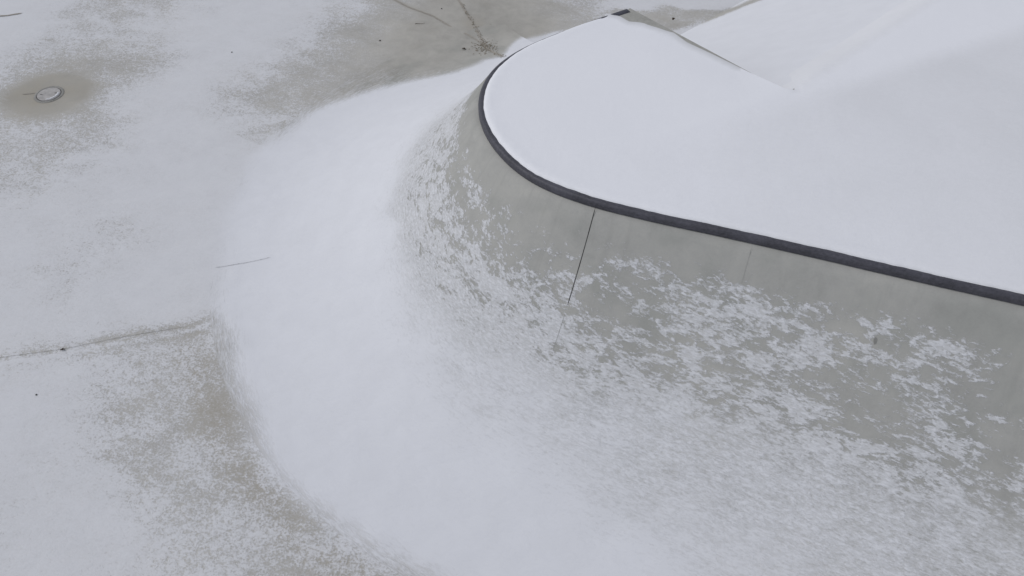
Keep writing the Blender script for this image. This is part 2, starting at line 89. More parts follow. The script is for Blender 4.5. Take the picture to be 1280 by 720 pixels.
def su_of(P):
    """arc position s and outward distance u of plan points"""
    P = np.atleast_2d(P)
    s = np.empty(len(P)); u = np.empty(len(P))
    a, b = CL[:-1], CL[1:]; ab = b - a; l2 = (ab ** 2).sum(1)
    for i0 in range(0, len(P), 4000):
        p = P[i0:i0 + 4000]
        d = p[:, None, :] - a[None]
        t = np.clip((d * ab).sum(2) / l2, 0, 1)
        q = a + t[..., None] * ab
        dd = np.hypot(p[:, None, 0] - q[..., 0], p[:, None, 1] - q[..., 1])
        j = dd.argmin(1); r = np.arange(len(p))
        cr = ab[j, 0] * (p[:, 1] - q[r, j, 1]) - ab[j, 1] * (p[:, 0] - q[r, j, 0])
        u[i0:i0 + 4000] = dd[r, j] * np.sign(cr) * SGN
        s[i0:i0 + 4000] = (j + t[r, j]) * 0.05
    return s, u

def zprof(u):
    u = np.clip(u, 0, D)
    return RAD - np.sqrt(RAD * RAD - (D - u) ** 2)

# ------------------------------------------------------------------ snow cover fields
def interp_cover(P, pts, default=None):
    A = np.array(pts, float)
    xy, v = A[:, :2], A[:, 2] / 9.0
    dd = np.hypot(xy[:, None, 0] - xy[None, :, 0], xy[:, None, 1] - xy[None, :, 1])
    np.fill_diagonal(dd, 99)
    sig = np.sort(dd, 1)[:, :3].mean(1) * 0.62
    out = np.empty(len(P))
    for i in range(0, len(P), 8000):
        p = P[i:i + 8000]
        d2 = (p[:, None, 0] - xy[:, 0]) ** 2 + (p[:, None, 1] - xy[:, 1]) ** 2
        w = np.exp(-.5 * d2 / sig ** 2) + 1e-7 / (0.01 + d2 * d2)
        out[i:i + 8000] = (w * v).sum(1) / w.sum(1)
    return out

def seg_dist(P, line):
    L = np.array(line); best = np.full(len(P), 1e9)
    for a, b in zip(L[:-1], L[1:]):
        ab = b - a
        t = np.clip(((P - a) @ ab) / (ab @ ab), 0, 1)
        q = a + t[:, None] * ab
        best = np.minimum(best, np.hypot(*(P - q).T))
    return best

def sstep(x, a, b):
    t = np.clip((x - a) / (b - a), 0, 1)
    return t * t * (3 - 2 * t)

_ds, _du = su_of(np.array(MARKS['drift']))
_o = np.argsort(_ds); _ds, _du = _ds[_o], _du[_o]
_far_s = _ds[-1]
def drift_edge(s):
    return np.interp(s, np.r_[_ds, _far_s + .25, _far_s + .6, _far_s + 1.1, _far_s + 1.6], np.r_[_du, 2.25, 2.45, 2.9, 3.2], left=3.05)

SUNK = None
# end corner K, inner corner E and bank axes
K = np.array(CL[-1]); E = np.array((2.80, 6.22))
e2 = (K - E) / np.hypot(*(K - E))
e1 = np.array((e2[1], -e2[0]))
if e1[0] < 0: e1 = -e1
BL = 3.1

def ground_cover(P):
    c = interp_cover(P, GROUND_COVER)
    # swept band beside the saw-cut joint
    j = MARKS['j1']
    d = seg_dist(P, j)
    jj = np.array(j)
    c -= 0.32 * np.exp(-(d / 0.065) ** 2)
    off = jj + np.array((0.03, -0.13))
    c -= 0.24 * np.exp(-(seg_dist(P, off) / 0.055) ** 2) * sstep(P[:, 0], -5.6, -3.4)
    c += 0.25 * np.exp(-(seg_dist(P, jj + np.array((0.015, -0.065))) / 0.025) ** 2)
    # melt patch round the drain
    m = (np.hypot((P[:, 0] + 6.50), (P[:, 1] - 8.60) * 1.15))
    c = np.where(m < 1.0, c * sstep(m, 0.42, 0.85), c)
    for n in ('j3', 'j4'):
        c -= 0.25 * np.exp(-(seg_dist(P, MARKS[n]) / 0.05) ** 2)
    far = sstep(np.hypot(P[:, 0] + 1, P[:, 1] - 6), 9, 16)
    c = c * (1 - far) + 0.8 * far
    return c

def cover_at(P, s=None, u=None):
    """cov = share of the surface under snow, dense = how thick the snow there is"""
    if s is None: s, u = su_of(P)
    g = ground_cover(P)
    t = interp_cover(P, SLOPE_COVER)
    # behind the crest of the curve the slope keeps its snow
    back = sstep(s, 13.6, 14.2)
    t = t * (1 - back) + back * sstep(u, .25, .6) * 1.0
    for (x, y, ax, ay, bx, by) in CLUMPS:
        M = np.array(((ax, bx), (ay, by)))
        try: q = np.linalg.solve(M, (P - (x, y)).T)
        except Exception: continue
        t += 0.18 * np.exp(-0.8 * (q[0] ** 2 + q[1] ** 2)) * (t < .8)
    lft = sstep(s, 11.0, 11.8)
    t *= sstep(u, 0.10, 0.27) * (1 - back) + back
    t += lft * (1 - back) * .10 * sstep(u, .3, .6) * (1 - sstep(u, 1.2, 1.6)) * (1 - sstep(t, .5, .8))
    sh = sstep(s, 11.3, 12.0)
    wn_ = np.array([noise.noise(Vector((a * 2.2, b * 2.2, 6))) for a, b in P])
    t = t + (1 - t) * sh * sstep(u + .35 * wn_, .75, 1.4) * .97
    e = drift_edge(s)
    wob = np.array([noise.noise(Vector((a * 1.6, b * 1.6, 3))) * .10 + noise.noise(Vector((a * 7, b * 7, 1))) * .035 for a, b in P])
    soft = np.interp(s, (10.4, 12.3, 13.2, 15), (0.24, 0.18, 0.14, 0.06))
    # where the drift leaves the toe line in the upper left it thins into the dusted ground
    ins = 1 - sstep(u + wob, e - soft, e + soft)
    c = t * ins + g * (1 - ins)
    dense = ins * sstep(t, .80, 1.02)
    # ground beyond the coping end
    bx = (P - E) @ e1; by = (P - E) @ e2
    beyond = sstep(by, 2.1, 2.6) * sstep(bx, -.9, -.2) * sstep(P[:, 0], 1.2, 1.9)
    nz_ = np.array([noise.noise(Vector((a * 2.5, b * 2.5, 2))) for a, b in P])
    Lf = 3.3 - .36 * (bx - 2.4); Uf = np.maximum(4.0 - .85 * (bx - 2.5), Lf + .15) + nz_ * .4
    bare = sstep(by, Lf - .12, Lf + .05) * (1 - sstep(by, Uf - .12, Uf + .12)) * sstep(bx, 1.5, 2.3)
    near = .93 - (.66 - nz_ * .5) * bare
    c = c * (1 - beyond) + near * beyond
    # small pushed-up rim of snow along the toe
    rim = np.exp(-((u + wob - e + .10) / .07) ** 2) * ins * sstep(s, 10.2, 10.8) * (1 - sstep(s, 12.0, 12.4))
    rim = rim * sstep(wob / .10 + np.array([noise.noise(Vector((a * 4, b * 4, 9))) for a, b in P]) * 1.2, -.1, .5)
    return np.clip(c, 0, 1), np.clip(dense, 0, 1), rim

# ------------------------------------------------------------------ helpers
def link(name, me, mat=None, parent=None):
    o = bpy.data.objects.new(name, me)
    COL.objects.link(o)
    if mat is not None: me.materials.append(mat)
    if parent is not None: o.parent = parent
    return o

def grid_mesh(name, V, nu, nv, attrs=None, uv=None, smooth=True):
    """V: (nu*nv,3) row-major with nv the fast axis"""
    me = bpy.data.meshes.new(name)
    i, j = np.meshgrid(np.arange(nu - 1), np.arange(nv - 1), indexing='ij')
    a = (i * nv + j).ravel()
    F = np.c_[a, a + nv, a + nv + 1, a + 1]
    v = V[F[0]]
    me.vertices.add(len(V)); me.vertices.foreach_set('co', V.astype(np.float32).ravel())
    nrm = np.cross(v[1] - v[0], v[2] - v[0])
    if nrm[2] < 0: F = F[:, ::-1]
    me.loops.add(F.size); me.loops.foreach_set('vertex_index', F.ravel().astype(np.int32))
    me.polygons.add(len(F)); me.polygons.foreach_set('loop_start', np.arange(0, F.size, 4, dtype=np.int32))
    me.update(calc_edges=True)
    if smooth: me.polygons.foreach_set('use_smooth', np.ones(len(F), bool))
    put_attrs(me, attrs, uv)
    return me

def put_attrs(me, attrs=None, uv=None):
    if attrs is not None and 'toe' not in attrs: attrs['toe'] = np.asarray(attrs['cov']) * 0 + 1
    for k_, a in (attrs or {}).items():
        at = me.attributes.new(k_, 'FLOAT', 'POINT')
        at.data.foreach_set('value', np.asarray(a, np.float32))
    if uv is not None:
        at = me.attributes.new('flow', 'FLOAT_VECTOR', 'POINT')
        at.data.foreach_set('vector', np.asarray(uv, np.float32).ravel())

def empty(name, loc, label=None, cat=None, group=None):
    o = bpy.data.objects.new(name, None)
    COL.objects.link(o); o.location = loc; o.empty_display_size = .2
    tag(o, label, cat, group); return o

def tag(o, label=None, cat=None, group=None, kind=None):
    if label: o['label'] = label
    if cat: o['category'] = cat
    if group: o['group'] = group
    if kind: o['kind'] = kind
    return o

# ------------------------------------------------------------------ materials
class NB:
    def __init__(s, name):
        s.m = bpy.data.materials.new(name); s.m.use_nodes = True
        s.t = s.m.node_tree; s.n = s.t.nodes; s.b = s.n['Principled BSDF']
    def lk(s, a, b): s.t.links.new(a, b)
    def put(s, sock, v):
        if v is None: return
        if hasattr(v, 'is_linked') or isinstance(v, bpy.types.NodeSocket): s.lk(v, sock)
        else: sock.default_value = v
    def math(s, op, a, b=None, c=None, clamp=False):
        n = s.n.new('ShaderNodeMath'); n.operation = op; n.use_clamp = clamp
        s.put(n.inputs[0], a); s.put(n.inputs[1], b); s.put(n.inputs[2], c)
        return n.outputs[0]
    def noise(s, vec, scale, detail=3, rough=.55, dist=0.0, lac=2.0):
        n = s.n.new('ShaderNodeTexNoise'); s.lk(vec, n.inputs['Vector'])
        n.inputs['Scale'].default_value = scale; n.inputs['Detail'].default_value = detail
        n.inputs['Roughness'].default_value = rough; n.inputs['Distortion'].default_value = dist
        n.inputs['Lacunarity'].default_value = lac
        return n.outputs[0]
    def mapv(s, vec, scale=(1, 1, 1), rot=(0, 0, 0), loc=(0, 0, 0)):
        n = s.n.new('ShaderNodeMapping'); s.lk(vec, n.inputs[0])
        n.inputs['Scale'].default_value = scale; n.inputs['Rotation'].default_value = rot
        n.inputs['Location'].default_value = loc
        return n.outputs[0]
    def attr(s, name):
        n = s.n.new('ShaderNodeAttribute'); n.attribute_name = name
        return n
    def smooth(s, x, a, b):
        n = s.n.new('ShaderNodeMapRange'); n.interpolation_type = 'SMOOTHSTEP'
        s.put(n.inputs[0], x); s.put(n.inputs[1], a); s.put(n.inputs[2], b)
        return n.outputs[0]
    def lin(s, x, a, b, c, d):
        n = s.n.new('ShaderNodeMapRange')
        s.put(n.inputs[0], x)
        for i, v in enumerate((a, b, c, d)): n.inputs[i + 1].default_value = v
        return n.outputs[0]
    def mix(s, f, a, b):
        n = s.n.new('ShaderNodeMix'); n.data_type = 'RGBA'
        s.put(n.inputs[0], f); s.put(n.inputs[6], a); s.put(n.inputs[7], b)
        return n.outputs[2]
    def ramp(s, f, stops):
        n = s.n.new('ShaderNodeValToRGB'); s.lk(f, n.inputs[0])
        e = n.color_ramp.elements
        while len(e) < len(stops): e.new(.5)
        for q, (p, c) in zip(e, stops): q.position = p; q.color = (*c, 1)
        return n.outputs[0]
    def bump(s, h, strength, dist, prev=None):
        n = s.n.new('ShaderNodeBump'); s.put(n.inputs['Height'], h)
        n.inputs['Strength'].default_value = strength; n.inputs['Distance'].default_value = dist
        if prev: s.lk(prev, n.inputs['Normal'])
        return n.outputs[0]

SNOW = (0.755, 0.755, 0.785)
GT = (0.432, 0.412, 0.374)
def concrete_snow(name, slope=False, sk=1.0, tint=GT, cut=False):
    m = NB(name)
    geo = m.n.new('ShaderNodeNewGeometry').outputs['Position']
    cov = m.attr('cov').outputs['Fac']
    dense = m.attr('dense').outputs['Fac']
    rim = m.attr('rim').outputs['Fac']
    # --- concrete
    c1 = m.noise(geo, 0.8, 4, .6)
    c2 = m.noise(geo, 5.5, 5, .65, .4)
    c3 = m.noise(geo, 60, 4, .7)
    cc = m.math('ADD', m.math('MULTIPLY', c1, .45), m.math('ADD', m.math('MULTIPLY', c2, .35), m.math('MULTIPLY', c3, .2)))
    lo = tuple(x * .80 for x in tint); hi = (tint[0] * 1.17, tint[1] * 1.16, tint[2] * 1.14)
    con = m.ramp(cc, [(.32, lo), (.5, tint), (.68, hi)])
    toe = m.attr('toe').outputs['Fac']
    if slope:
        con = m.mix(toe, con, m.ramp(cc, [(.32, tuple(x * .8 for x in GT)), (.5, GT), (.68, tuple(x * 1.16 for x in GT))]))
        fl = m.attr('flow').outputs['Vector']
        # faint trowel and drip streaks running down the slope
        st = m.noise(m.mapv(fl, (9, .9, 1)), 1, 4, .6)
        con = m.mix(m.math('MULTIPLY', m.smooth(st, .50, .75), .18), con, (.23, .228, .212, 1))
        bl = m.noise(geo, 2.2, 3, .5)
        con = m.mix(m.math('MULTIPLY', m.smooth(bl, .48, .7), .34), con, (.29, .295, .27, 1))
    else:
        bl = m.noise(m.mapv(geo, (1, 1, 1), loc=(4, 9, 0)), 1.3, 4, .6)
        con = m.mix(m.math('MULTIPLY', m.smooth(bl, .5, .7), .22), con, (.30, .275, .235, 1))
    if not slope:
        wet = m.attr('wet').outputs['Fac']
        con = m.mix(m.math('MULTIPLY', wet, m.lin(c2, .35, .65, .55, 1.0)), con, (.335, .300, .240, 1))
    if cut: con = m.mix(.82, con, (.06, .055, .05, 1))
    # --- snow mask
    if slope:
        fv = m.mapv(fl, (1, 1, 1), rot=(0, 0, R_(7)))
        warp = m.noise(fl, 5, 3, .6)
        A = m.noise(m.mapv(fl, (3.6, 8.5, 1), rot=(0, 0, R_(22))), 1, 4, .62, .5)          # clumps
        B = m.noise(m.mapv(fv, (10, 30, 1)), 1, 5, .68, .6)             # little shingled streaks
        Cn = m.noise(m.mapv(fv, (24, 62, 1)), 1, 4, .7, .3)
        f = m.math('ADD', m.math('MULTIPLY', m.math('SUBTRACT', A, .5), 1.75),
                   m.math('ADD', m.math('MULTIPLY', m.math('SUBTRACT', B, .5), 1.9), m.math('MULTIPLY', m.math('SUBTRACT', Cn, .5), 1.0)))
        Bf = m.noise(m.mapv(fv, (16, 62, 1)), 1, 4, .65, .6)
        fs = m.math('ADD', m.math('MULTIPLY', m.math('SUBTRACT', A, .5), .7), m.math('ADD', m.math('MULTIPLY', m.math('SUBTRACT', B, .5), 1.3), m.math('MULTIPLY', m.math('SUBTRACT', Cn, .5), 1.5)))
        # patchy above, fine-grained where the cover closes
        grain = m.math('MAXIMUM', m.smooth(cov, .80, .95), m.attr('gr').outputs['Fac'])
        f = m.math('ADD', m.math('MULTIPLY', f, m.math('SUBTRACT', 1, grain)), m.math('MULTIPLY', fs, grain))
        f = m.math('MULTIPLY', f, m.math('SUBTRACT', 1, m.math('MULTIPLY', m.smooth(cov, .70, .98), .62)))
        x = m.math('ADD', cov, f)
        hard = m.smooth(x, .39, .70)
        soft = m.lin(x, .14, .94, 0, 1)
        tex = m.math('ADD', .52, m.math('MULTIPLY', m.smooth(m.math('ADD', m.math('MULTIPLY', Bf, .6), m.math('MULTIPLY', Cn, .4)), .40, .60), .42))
        msk = m.math('ADD', m.math('MULTIPLY', m.math('MULTIPLY', hard, tex), m.math('SUBTRACT', 1, grain)), m.math('MULTIPLY', soft, grain))
        msk = m.math('MULTIPLY', msk, m.smooth(cov, .02, .16))
        hgt = x
    else:
        gv = m.mapv(geo, (1, 1, 1), rot=(0, 0, R_(12)))
        A = m.noise(m.mapv(gv, (1.6, 2.6, 1)), 1, 5, .6, .5)
        B = m.noise(m.mapv(gv, (15, 19, 1)), 1, 4, .68, .4)
        Cn = m.noise(m.mapv(gv, (42, 52, 1)), 1, 3, .65)
        f = m.math('ADD', m.math('MULTIPLY', m.math('SUBTRACT', A, .5), 1.15),
                   m.math('ADD', m.math('MULTIPLY', m.math('SUBTRACT', B, .5), 1.25), m.math('MULTIPLY', m.math('SUBTRACT', Cn, .5), 1.5)))
        f = m.math('MULTIPLY', f, m.math('SUBTRACT', 1, m.math('MULTIPLY', m.smooth(cov, .70, .95), .45)))
        x = m.math('ADD', cov, f)
        hard = m.smooth(x, .34, .76)
        msk = m.math('ADD', m.math('MULTIPLY', hard, .50), m.math('MULTIPLY', m.lin(x, -.2, 1.0, 0, 1), .50))
        msk = m.math('MULTIPLY', msk, m.smooth(cov, .0, .2))
        hgt = x
    # full snow in the drift
    msk = m.math('MAXIMUM', msk, m.smooth(cov, .92, 1.02)) if slope else m.math('MAXIMUM', msk, m.math('MULTIPLY', m.smooth(cov, .90, 1.04), .93))
    msk = m.math('MAXIMUM', msk, dense)
    msk = m.math('MAXIMUM', msk, rim)
    thin = m.math('ADD', .82, m.math('MULTIPLY', m.math('MAXIMUM', dense, m.math('MAXIMUM', rim, m.math('SUBTRACT', .55, m.math('MULTIPLY', toe, .55)) if slope else .0)), .18))
    sn1 = m.noise(geo, 3.5, 4, .6)
    snow = m.mix(m.smooth(sn1, .3, .7), tuple(x * .97 * sk for x in SNOW) + (1,), tuple(x * sk for x in SNOW) + (1,))
    col = m.mix(m.math('MULTIPLY', msk, thin), con, snow)
    m.lk(col, m.b.inputs['Base Color'])
    m.b.inputs['Roughness'].default_value = .92
    m.b.inputs['Specular IOR Level'].default_value = .15
    bmp = m.bump(m.noise(geo, 90, 3, .6), .25, .002)
    hm = m.math('MULTIPLY', msk, m.math('ADD', .6, m.math('MULTIPLY', hgt, .4)))
    bmp = m.bump(hm, .30 if slope else .28, .005 if slope else .004, bmp)
    # soft waves on closed snow
    w = m.noise(m.mapv(geo, (1.2, 2.2, 1)), 2.6, 4, .55, .3)
    bmp = m.bump(m.math('MULTIPLY', w, msk), .35, .03, bmp)
    m.lk(bmp, m.b.inputs['Normal'])
    return m.m

def deck_snow_mat():
    m = NB('deck_snow_material')
    geo = m.n.new('ShaderNodeNewGeometry').outputs['Position']
    cov = m.attr('cov').outputs['Fac']  # also carries the painted shade of the deck's right part
    B = m.noise(m.mapv(geo, (18, 26, 18)), 1, 4, .65, .4)
    Cn = m.noise(geo, 70, 3, .6)
    A = m.noise(geo, 1.1, 4, .6, .4)
    x = m.math('ADD', cov, m.math('ADD', m.math('MULTIPLY', m.math('SUBTRACT', A, .5), .14),
               m.math('ADD', m.math('MULTIPLY', m.math('SUBTRACT', B, .5), .10), m.math('MULTIPLY', m.math('SUBTRACT', Cn, .5), .07))))
    col = m.mix(m.lin(x, 0, 1, 0, 1), (.33, .325, .31, 1), (SNOW[0] * 1.12, SNOW[1] * 1.115, SNOW[2] * 1.11, 1))
    m.lk(col, m.b.inputs['Base Color'])
    m.b.inputs['Roughness'].default_value = .9
    m.b.inputs['Specular IOR Level'].default_value = .15
    w = m.noise(geo, 2.4, 5, .6, .3)
    b = m.bump(w, .22, .04)
    b = m.bump(B, .35, .006, b)
    b = m.bump(Cn, .35, .003, b)
    m.lk(b, m.b.inputs['Normal'])
    return m.m

def simple(name, c, rough=.8, var=.2, scale=30, metal=0, bump=.3):
    m = NB(name)
    geo = m.n.new('ShaderNodeNewGeometry').outputs['Position']
    n = m.noise(geo, scale, 5, .65)
    n2 = m.noise(geo, scale * .12, 3, .6)
    f = m.math('ADD', m.math('MULTIPLY', n, .6), m.math('MULTIPLY', n2, .4))
    m.lk(m.ramp(f, [(.35, tuple(x * (1 - var) for x in c)), (.65, tuple(x * (1 + var) for x in c))]), m.b.inputs['Base Color'])
    m.b.inputs['Roughness'].default_value = rough; m.b.inputs['Metallic'].default_value = metal
    m.lk(m.bump(n, bump, .003), m.b.inputs['Normal'])
    return m.m

M_GROUND = concrete_snow('ground_concrete_with_snow')
M_SLOPE = concrete_snow('slope_concrete_with_snow', slope=True, tint=(.402, .394, .370))
M_BANK = concrete_snow('bank_concrete_with_snow', sk=1.0)
M_GCUT = concrete_snow('ground_saw_cut', cut=True)
M_SCUT = simple('slope_saw_cut', (.045, .044, .042), .9, .3, 60)
M_DECK = simple('deck_concrete', (.36, .35, .32), .9, .15, 25)
M_SNOW = deck_snow_mat()
M_COPE = simple('coping_dark_metal', (.062, .060, .074), .55, .42, 38, bump=.7)
M_LIT_FACE = simple('coping_lit_face', (.20, .20, .20), .9, .15, 25)  # lighter tone painted for the coping's side face in glancing light

M_HAIR = simple('hairline_crack', (.345, .34, .32), .9, .1, 60)
M_OLD = simple('joint_filled_with_dirt', (.345, .315, .275), .95, .15, 40)

# ------------------------------------------------------------------ ground
def axis(lo, hi, st, far):
    a = list(np.arange(lo, hi + 1e-6, st))
    g = st; x = a[-1]; r = []
    while x < far: g *= 1.35; x += g; r.append(x)
    g = st; x = a[0]; l = []
    while x > -far: g *= 1.35; x -= g; l.append(x)
    return np.array(l[::-1] + a + r)
gx = axis(-9.2, 5.5, .05, 220); gy = axis(.2, 12.4, .05, 220)
X, Y = np.meshgrid(gx, gy, indexing='ij')
P = np.c_[X.ravel(), Y.ravel()]
s_, u_ = su_of(P)
c_, d_, r_ = cover_at(P, s_, u_)
d_ *= (u_ < 3.6)
# a few millimetres of real snow depth on the drift and the windblown crust
z = .012 * np.clip(c_ - .4, 0, 1) * (np.array([noise.noise(Vector((a * 1.5, b * 1.5, 0))) for a, b in P]) * .5 + .6)
z += r_ * .012 * (u_ > D - .05)
mani = np.hypot(P[:, 0] + 6.5, P[:, 1] - 8.58)
z *= sstep(mani, .25, .5)
inside = (u_ < D - .12) & (s_ < SL[-1] - .06) & (s_ > .06)
nt = sstep(u_, D + .02, D + .5)
z = np.where(inside, -.03, z * nt + .011 * (1 - nt))
wn = np.array([noise.noise(Vector((a * 1.7, b * 1.7, 12))) for a, b in P])
wet = .75 * np.exp(-((u_ - 3.32 + .12 * wn) / .20) ** 2) * sstep(s_, 9.6, 10.4) * (1 - sstep(s_, 11.7, 12.1))
wet = np.maximum(wet, .45 * np.exp(-(mani / .9) ** 2))
wet = np.maximum(wet, .55 * np.exp(-(seg_dist(P, MARKS['j4'][2:]) / .16) ** 2))
me = grid_mesh('ground', np.c_[P, z], len(gx), len(gy), dict(cov=c_, dense=d_, rim=r_, wet=np.clip(wet * (1 + wn), 0, 1)))
tag(link('ground', me, M_GROUND), kind='structure')

# ------------------------------------------------------------------ quarter pipe
qp = empty('skate_ramp', (float(CL[200][0]), float(CL[200][1]), 0),
           'big grey concrete skate ramp curving round a snowy raised deck, snow patches on its slope', 'skate ramp')
QO = np.array(qp.location)
def loc(V): return np.asarray(V, float) - QO

uu = np.r_[np.linspace(.004, D, 70), D + .03]
step = 1
idx = np.arange(0, len(CL), step)
A_, B_ = np.meshgrid(idx, uu, indexing='ij')
ii = A_.ravel(); uf = B_.ravel()
PP = CL[ii] + NRM[ii] * uf[:, None]
zz = zprof(uf)
ztop = H - LIP
zz = np.where(uf < .02, np.minimum(zz, ztop - .0), zz)
zz = np.minimum(zz, ztop + .0) if False else zz
SV = SL[ii]
c_, d_, r_ = cover_at(PP, SV, uf)
zz = zz + .012 + r_ * .012
zz = np.where(uf > D, .0118, zz)
# the coping sits in a notch: slope starts just below it
zz = np.where(uf < .06, np.minimum(zz, H - .070 - (uf) * .2), zz)
kap = 1.0
# flow coordinates: arc length measured half-way down the slope
seg = np.hypot(*np.diff(CL + NRM * 1.4, axis=0).T)
smid = np.r_[0, np.cumsum(seg)]
flow = np.c_[smid[ii], uf * 1.08, np.zeros(len(uf))]
me = grid_mesh('riding_surface', loc(np.c_[PP, zz]), len(idx), len(uu), dict(cov=c_, dense=d_, rim=r_, toe=sstep(uf, 1.3, 2.9), gr=sstep(uf + .25 * np.array([noise.noise(Vector((a * 1.8, b * 1.8, 4))) for a, b in PP]) - .3 * sstep(SV, 11.2, 11.8), .95, 1.35)), flow)
link('riding_surface', me, M_SLOPE, qp)

# coping: dark square-nosed edge with rounded corners, 8.5 cm face, 6 cm top
prof = [(-.075, -.06), (-.075, .0)]
for a in np.linspace(90, 0, 6): prof.append((.012 - .026 + .026 * math.cos(R_(a)), .004 - .026 + .026 * math.sin(R_(a))))
prof += [(.012, -.050)]
for a in np.linspace(0, -90, 4): prof.append((.004 + .008 * math.cos(R_(a)), -.060 + .010 * math.sin(R_(a))))
prof += [(-.02, -.072)]
prof = np.array(prof)
def sweep(name, prof, i0, i1, mat, closed=True, parent=None):
    bm = bmesh.new(); rings = []
    for i in range(i0, i1):
        wv = noise.noise(Vector((i * .11, 0, 0))) * .0025
        rings.append([bm.verts.new(loc((*(CL[i] + NRM[i] * (a + wv)), H + b))) for a, b in prof])
    n = len(prof)
    for r0, r1 in zip(rings[:-1], rings[1:]):
        for j in range(n):
            bm.faces.new((r0[j], r0[(j + 1) % n], r1[(j + 1) % n], r1[j]))
    bm.faces.new(rings[0]); bm.faces.new(rings[-1][::-1])
    bmesh.ops.recalc_face_normals(bm, faces=bm.faces)
    for f in bm.faces: f.smooth = len(f.verts) == 4
    me = bpy.data.meshes.new(name); bm.to_mesh(me); bm.free()
    return link(name, me, mat, parent)
nC = len(CL)
sweep('coping', prof, 0, nC - 1, M_COPE, parent=qp)
sweep('lit_face_strip', np.array([(-.03, -.074), (.004, -.074), (.012, -.084), (.012, -.11), (-.03, -.11)]), 0, nC - 1, M_LIT_FACE, parent=qp)  # added strip: the coping's differently lit side face, given as a lighter colour

# deck slab (below the snow) with vertical hidden walls, and the end wall of the ramp
F2 = E + e1 * 9.0
inner = [tuple(CL[i] - NRM[i] * .05) for i in range(0, nC, 4)]
poly = inner + [tuple(K - NRM[-1] * .0), tuple(E), tuple(F2), (float(inner[0][0]) + 1.0, float(F2[1]))]
def prism(name, poly, z0, z1, mat, parent):
    bm = bmesh.new()
    t = [bm.verts.new(loc((x, y, z1))) for x, y in poly]
    b = [bm.verts.new(loc((x, y, z0))) for x, y in poly]
    bm.faces.new(t); bm.faces.new(b[::-1]); n = len(t)
    for i in range(n): bm.faces.new((t[i], b[i], b[(i + 1) % n], t[(i + 1) % n]))
    bmesh.ops.recalc_face_normals(bm, faces=bm.faces)
    bmesh.ops.triangulate(bm, faces=[f for f in bm.faces if len(f.verts) > 4])
    me = bpy.data.meshes.new(name); bm.to_mesh(me); bm.free()
    return link(name, me, mat, parent)
prism('deck', poly, -.05, H - .004, M_DECK, qp)

def end_wall(i, flip):
    bm = bmesh.new()
    us = np.linspace(0.0, D, 30)
    top = [(*(CL[i] + NRM[i] * u), max(zprof(u) - .004, .0) if u > .05 else H - .1) for u in us]
    pts = top + [(*(CL[i] + NRM[i] * D), -.05), (*CL[i], -.05)]
    bm.faces.new([bm.verts.new(loc(p)) for p in pts])
    me = bpy.data.meshes.new('end_wall'); bm.to_mesh(me); bm.free()
    link('end_wall', me, M_DECK, qp)
end_wall(nC - 1, False); end_wall(0, True)

def strip(name, pts, w, mat, parent=None, lift=.004, zf=None, origin=None, attrs=True, jit=0.0):
    """thin ribbon lying on the surface along a plan line"""
    pts = np.array(pts)
    L = np.r_[0, np.cumsum(np.hypot(*np.diff(pts, axis=0).T))]
    t = np.linspace(0, L[-1], max(3, int(L[-1] / .03)))
    c = np.c_[np.interp(t, L, pts[:, 0]), np.interp(t, L, pts[:, 1])]
    c += np.array([[noise.noise(Vector((q * 9, 5, 0))), noise.noise(Vector((q * 9, 0, 7)))] for q in t]) * jit
    tg = np.gradient(c, axis=0); tg /= np.hypot(*tg.T)[:, None]
    nn = np.c_[-tg[:, 1], tg[:, 0]]
    ww = w * (1 + .35 * np.array([noise.noise(Vector((q * 14, 2, 0))) for q in t]))
    ww[0] *= .3; ww[-1] *= .3
    V = np.empty((len(t) * 2, 2)); V[0::2] = c - nn * ww[:, None] / 2; V[1::2] = c + nn * ww[:, None] / 2
    z = zf(V) + lift
    o = QO if parent is not None else np.zeros(3)
    s2, u2 = su_of(V)
    c2, d2, r2 = cover_at(V, s2, u2)
    me = grid_mesh(name, np.c_[V, z] - o, len(t), 2, dict(cov=c2 * .75, dense=d2 * .0, rim=r2 * .0))
    return link(name, me, mat, parent)

def z_slope(V):
    s2, u2 = su_of(V)
    c2, d2, r2 = cover_at(V, s2, u2)
    return np.where(u2 < D, zprof(u2) + .012 + .012 * r2, .0)
def z_ground(V):
    s2, u2 = su_of(V)
    c2, d2, r2 = cover_at(V, s2, u2)
    return .012 * np.clip(c2 - .4, 0, 1) * 1.1 + .001

def z_any(V):
    V = np.atleast_2d(V)
    s2, u2 = su_of(V)
    return np.where(u2 < D, z_slope(V), z_ground(V))
def const_s(j, u0, u1):
    i = int(round(j / .05)); i = min(max(i, 0), nC - 1)
    return [tuple(CL[i] + NRM[i] * u) for u in np.linspace(u0, u1, 30)]
js, _ = su_of(np.array(MARKS['j6'])[:3]); strip('expansion_joint', const_s(float(js.mean()), .03, .62), .0075, M_SCUT, qp, .002, z_slope)
strip('expansion_joint', const_s(float(js.mean()), .68, .95), .004, M_HAIR, qp, .0022, z_slope)
js, _ = su_of(np.array(MARKS['j2'])); strip('expansion_joint', const_s(float(js.mean()), 2.42, 3.04), .008, M_GCUT, qp, .003, z_slope)
js, _ = su_of(np.array(MARKS['j7'])); 
strip('expansion_joint', const_s(float(js.mean()), .05, .24), .006, M_HAIR, qp, .002, z_slope)

for jn, w in (('j1', .005), ('j3', .032), ('j4', .036), ('j5', .03), ('jm', .02)):
    o = strip('pavement_joint', MARKS[jn], w, M_GROUND if jn == 'j1' else (M_OLD if jn in ('j3', 'j4', 'jm', 'j5') else M_GCUT), None, .004, z_any, jit=.005)
    tag(o, kind='structure')
for jn in ('j3', 'j4'): pass

